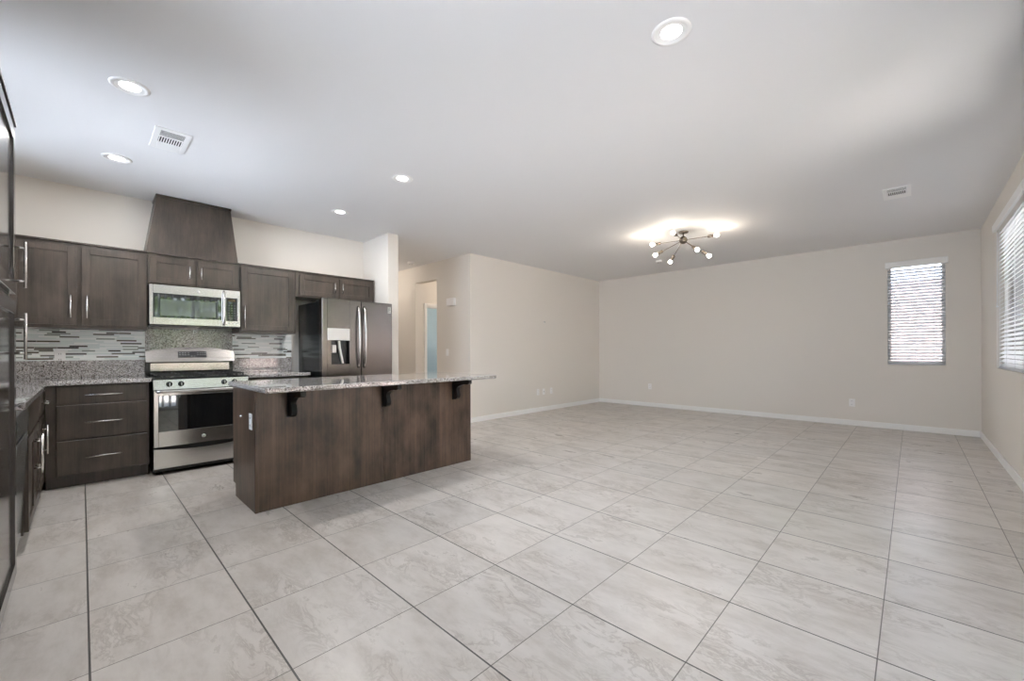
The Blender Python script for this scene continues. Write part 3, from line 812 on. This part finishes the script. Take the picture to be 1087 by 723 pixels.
# ------------------------------------------------------------------ island
IX0, IX1, IY0, IY1 = 0.852, 2.852, 3.37, 3.985
t = thing('kitchen_island', 'dark wood kitchen island with plain back panels facing the room', 'island', (IX0, IY0, 0))
IL, ID = IX1 - IX0, IY1 - IY0
b = B(); b.box(0.018, IL - .018, 0.02, ID - 0.02, 0.10, 0.874); b.box(0.018, IL - .018, 0.02, ID - 0.095, 0, 0.10)
b.build('body', MAT['woodpanel'], t)
sx = 0.993
B().box(0.018, sx - .0015, 0.0, 0.0195, 0, 0.874, 0.001).build('back_panel', MAT['woodpanel'], t)
B().box(sx + .0015, IL - .018, 0.0, 0.0195, 0, 0.874, 0.001).build('back_panel', MAT['woodpanel'], t)
for x0, x1 in ((0, 0.018), (IL - .018, IL)):
    b = B(); b.prism([(0.0, 0.0), (ID - 0.075, 0.0), (ID - 0.075, 0.10), (ID, 0.10), (ID, 0.874), (0.0, 0.874)], x0, x1, 'X')
    b.build('side_panel', MAT['woodpanel'], t)
B().box(-0.004, 0.020, -0.006, 0.012, 0, 0.874, 0.003).build('corner_trim', MAT['woodpanel'], t)
for k in range(4):      # kitchen-side doors
    x0 = 0.03 + k * (IL - 0.06) / 4 + .006; x1 = 0.03 + (k + 1) * (IL - 0.06) / 4 - .006
    b = shaker(x0, x1, 0.118, 0.864); b.xform(Matrix.Translation((0, ID + 0.0, 0)) @ Matrix.Translation((0, 0, 0)))
    b.xform(Matrix.Translation(((x0 + x1), 2 * ID, 0)) @ Matrix.Rotation(PI, 4, 'Z'))
    b.build('door', WOOD, t)
tag(B().box(0.822, 2.912, 3.03, 4.012, CT - 0.037, CT, 0.011, 3).build('island_worktop', MAT['granite']), 'long speckled granite worktop overhanging the kitchen island', 'worktop')
def corbel(x, label):
    c_ = thing('corbel', label, 'bracket', (x, IY0, CT - 0.037), 0, 'black brackets under the island worktop')
    B().box(-0.027, 0.027, -0.010, 0, -0.215, -0.0, 0.002).build('back_plate', MAT['bracket'], c_)
    arc = [(-0.010, 0.0), (-0.255, 0.0), (-0.258, -0.040), (-0.235, -0.050)]
    for k in range(9):
        a = PI / 2 * k / 8
        arc.append((-0.065 - 0.145 * (1 - math.sin(a)) - 0.0, -0.050 - 0.060 * (1 - math.cos(a))))
    arc += [(-0.075, -0.14), (-0.082, -0.165), (-0.075, -0.19), (-0.055, -0.205), (-0.010, -0.205)]
    b = B().prism(arc, -0.019, 0.019, 'X')
    b.build('arm', MAT['bracket'], c_)
corbel(1.088, 'black bracket under the worktop near the left end of the island')
corbel(1.858, 'black bracket under the worktop at the middle seam of the island')
corbel(2.632, 'black bracket under the worktop near the right end of the island')
outlet('white outlet on the left end of the island', (IX0, 3.465, 0.645), -PI / 2)
tag(B().lathe([(0.0001, -0.008), (0.009, -0.008), (0.011, 0)], (0, 0, 0), 'X', 16).build('door_stop', MAT['nickel']), 'small round metal button on the left end of the island', 'button').location = (IX0, 3.74, 0.655)

# ------------------------------------------------------------------ ceiling fixtures
def can():
    t = thing('recessed_light', '', 'ceiling light', (0, 0, H), 0, 'recessed lights in the ceiling')
    B().lathe([(0.068, 0.0), (0.070, -0.006), (0.088, -0.006), (0.095, -0.001), (0.095, 0.0)], (0, 0, 0), 'Z', 36).build('trim_ring', MAT['white'], t)
    B().lathe([(0.070, -0.006), (0.050, -0.001)], (0, 0, 0), 'Z', 36).build('baffle', MAT['reflector'], t)
    B().lathe([(0.0001, -0.0012), (0.050, -0.0012)], (0, 0, 0), 'Z', 36).build('lens', MAT['diffuser'], t)
    ld_ = bpy.data.lights.new('downlight', 'AREA'); ld_.shape = 'DISK'; ld_.size = 0.10; ld_.energy = CAN_POWER
    ld_.color = (1.0, 0.98, 0.95)
    lo = bpy.data.objects.new('downlight', ld_); COL.objects.link(lo); lo.parent = t; lo.location = (0, 0, -0.012)
    return t
c0 = can()
spots = [((0.203, 3.37), 'large recessed light at the upper left of the ceiling'), ((0.202, 4.687), 'recessed light nearest the kitchen wall at the left'),
         ((2.045, 3.372), 'recessed light above the island near its right end'), ((2.038, 4.68), 'recessed light farthest back, in front of the refrigerator'),
         ((2.047, 0.863), 'recessed light nearest the viewer at the top of the picture')]
for i, ((x, y), lb) in enumerate(spots):
    o = c0 if i == 0 else dup(c0)
    o.location = (x, y, H); o['label'] = lb

def vent(label, loc, rz):
    t = thing('ceiling_vent', label, 'vent', loc, rz, 'ceiling vents')
    # local x: width 0.20, local y: length 0.40
    b = B(); b.box(0, 0.035, 0, .40, -0.006, 0, .001); b.box(0.175, 0.21, 0, .40, -0.006, 0, .001)
    b.box(0.035, 0.175, 0, 0.038, -0.006, 0, .001); b.box(0.035, 0.175, 0.135, 0.158, -0.006, 0); b.box(0.035, 0.175, 0.258, 0.40, -0.006, 0, .001)
    b.build('frame', MAT['white'], t)
    B().box(0.032, 0.178, 0.035, 0.262, -0.004, 0).build('backing', MAT['slot'], t)
    b = B()
    for k in range(9): b.box(0.035, 0.175, 0.041 + k * 0.0105, 0.0450 + k * 0.0105, -0.0048, -0.004)
    for k in range(10): b.box(0.037 + k * 0.0145, 0.0430 + k * 0.0145, 0.158, 0.258, -0.0055, -0.004)
    b.build('louvres', MAT['white'], t)
vent('white ceiling vent between the recessed lights above the kitchen', (0.36, 3.812, H), 0)
vent('white ceiling vent near the window wall of the living area', (5.52, 0.212, H), -PI / 2)

# smoke detectors
def detector(label, x, y):
    t = thing('smoke_detector', label, 'smoke detector', (x, y, H))
    B().lathe([(0.0001, -0.036), (0.045, -0.036), (0.060, -0.026), (0.062, 0.0)], (0, 0, 0), 'Z', 28).build('housing', MAT['white'], t)
    B().lathe([(0.030, -0.0362), (0.032, -0.039), (0.036, -0.039), (0.038, -0.036)], (0, 0, 0), 'Z', 24).build('vent_ring', MAT['grey'], t)
detector('small round smoke detector on the hallway ceiling', 4.06, 6.42)
detector('small round detector on the living area ceiling behind the chandelier', 7.05, 3.2)

# sputnik fixture
t = thing('sputnik_ceiling_light', 'sputnik chandelier with seven bare bulbs on the living area ceiling', 'ceiling light', (5.58, 2.20, H))
hz = -0.113
B().lathe([(0.0001, -0.024), (0.045, -0.024), (0.062, -0.018), (0.064, 0.0)], (0, 0, 0), 'Z', 30).build('canopy', MAT['fixture'], t)
B().cyl((0, 0, hz + .04), (0, 0, -0.02), 0.009, 12).build('stem', MAT['fixture'], t)
B().sphere((0, 0, hz), 0.052, 24).build('hub', MAT['fixture'], t)
arms = [(-.345, -.006, .026), (-.171, .355, -.026), (-.15, .325, -.172), (.139, .238, -.232), (-.176, -.243, -.20), (.142, -.282, -.232), (.118, -.385, .017)]
for a in arms:
    a = Vector(a); d = a.normalized(); L = a.length; h0 = Vector((0, 0, hz))
    ar = B().cyl(h0 + d * .048, h0 + d * (L - .09), 0.0042, 8).build('arm', MAT['fixture'], t)
    B().tube([h0 + d * (L - .112), h0 + d * (L - .104), h0 + d * (L - .04), h0 + d * (L - .034)], [0.010, 0.0195, 0.0195, 0.016], 16).build('socket', MAT['fixture'], ar)
    B().tube([h0 + d * (L - .036), h0 + d * (L - .022), h0 + d * (L - .006), h0 + d * (L + .012), h0 + d * (L + .022), h0 + d * (L + .026)],
             [0.012, 0.016, 0.027, 0.027, 0.016, 0.003], 16).build('bulb', MAT['bulb'], ar)
    pl = bpy.data.lights.new('bulb_light', 'POINT'); pl.energy = BULB_POWER; pl.color = (1.0, 0.87, 0.70); pl.shadow_soft_size = 0.03
    lo = bpy.data.objects.new('bulb_light', pl); COL.objects.link(lo); lo.parent = t; lo.location = h0 + d * (L + .058)

# hidden hallway lamp, and an unseen passage lamp added for warm light
def dome(label, x, y, e):
    t = thing('dome_light', label, 'ceiling light', (x, y, H))
    B().lathe([(0.0001, -0.09), (0.08, -0.08), (0.13, -0.04), (0.14, -0.012)], (0, 0, 0), 'Z', 28).build('shade', MAT['diffuser'], t)
    B().lathe([(0.14, -0.012), (0.15, -0.010), (0.15, 0.0)], (0, 0, 0), 'Z', 28).build('rim', MAT['nickel'], t)
    pl = bpy.data.lights.new('dome_lamp', 'POINT'); pl.energy = e; pl.color = (1.0, 0.86, 0.72); pl.shadow_soft_size = 0.08
    lo = bpy.data.objects.new('dome_lamp', pl); COL.objects.link(lo); lo.parent = t; lo.location = (0, 0, -0.18)
dome('dome light on the hallway ceiling hidden behind the wall by the refrigerator', 3.6, 7.3, 5)
dome('unseen dome light added to brighten the side passage behind the hall wall', 5.5, 6.0, 9)

# ------------------------------------------------------------------ blinds
def blind(name, label, loc, rz, W, z0, z1, vx0, vx1, vz0, vz1, vdep, ladders, tilt, vd0=0.0):
    """local x along width, -y into the room"""
    t = thing(name, label, 'blind', loc, rz, 'horizontal window blinds')
    p = [(vd0, vz0), (vd0, vz1), (-vdep + .004, vz1), (-vdep, vz1 - .012), (-vdep + .003, vz0 + .012), (-vdep + .006, vz0)]
    B().prism(p, vx0, vx1, 'X').build('valance', MAT['trim'], t)
    b = B(); z = z0 + 0.045; pitch = 0.0425
    while z < vz0 - 0.01:
        q = B()
        q.box(0.004, W - .004, -0.0245, 0.0245, -0.0014, 0.0014)
        q.xform(Matrix.Translation((0, 0.036, z)) @ Matrix.Rotation(tilt, 4, 'X'))
        me = bpy.data.meshes.new('q'); q.bm.to_mesh(me); q.bm.free(); b.bm.from_mesh(me); bpy.data.meshes.remove(me)
        z += pitch
    b.build('slats', MAT['blind'], t)
    B().box(0.004, W - .004, 0.014, 0.058, z0 + .004, z0 + .022, 0.003).build('bottom_rail', MAT['blind'], t)
    for lx in ladders:
        B().box(lx - .002, lx + .002, 0.008, 0.010, z0 + .02, vz0).box(lx - .002, lx + .002, 0.062, 0.064, z0 + .02, vz0).build('ladder_cord', MAT['blind'], t)
    return t
b1 = blind('window_blind', 'white horizontal blind with valance in the small window of the far wall', (XF, WIN1[1], 0), -PI / 2,
      WIN1[1] - WIN1[0], WIN1[2], 2.395, -0.022, 0.615, 2.335, 2.425, 0.050, (0.10, 0.30, 0.49), math.radians(43), vd0=0.0)
B().tube([(0.03, 0.004, 2.33), (0.03, 0.002, 1.75), (0.034, 0.002, 1.70)], 0.003, 8).build('wand', MAT['blind'], b1)
B().tube([(0.555, 0.004, 2.33), (0.555, 0.002, 1.78)], 0.002, 8).sphere((0.555, 0.002, 1.77), 0.009, 10).build('pull_cord', MAT['blind'], b1)
b2 = blind('window_blind', 'wide white horizontal blind in the large window at the right edge', (WIN2[1], YR, 0), PI,
      WIN2[1] - WIN2[0], WIN2[2], WIN2[3], -0.045, WIN2[1] - WIN2[0] + .05, 2.415, 2.490, 0.028, (0.12, 0.55, 1.0, 1.5, 2.0, 2.4), math.radians(38))
B().tube([(0.03, 0.004, 2.40), (0.03, 0.002, 1.62)], 0.002, 8).sphere((0.03, 0.002, 1.61), 0.009, 10).build('pull_cord', MAT['blind'], b2)
# open vertical blind of the patio door behind the viewer, mirrored as streaks in the range and microwave
t = thing('vertical_blind', 'vertical slats mirrored as streaks in the microwave and splashback', 'blind', (1.775, YR + 0.07, 2.44))
B().box(-0.85, 0.85, -0.03, 0.03, 0.0, 0.05, 0.004).box(-0.85, 0.85, -0.07, -0.03, 0.02, 0.04).build('headrail', MAT['white'], t)
for k in range(15):
    x = -0.78 + k * 0.111
    q = B().box(-0.044, 0.044, -0.001, 0.001, -2.38, 0.0)
    q.xform(Matrix.Translation((x, 0, 0)) @ Matrix.Rotation(math.radians(72), 4, 'Z'))
    q.build('slat', MAT['blind'], t)
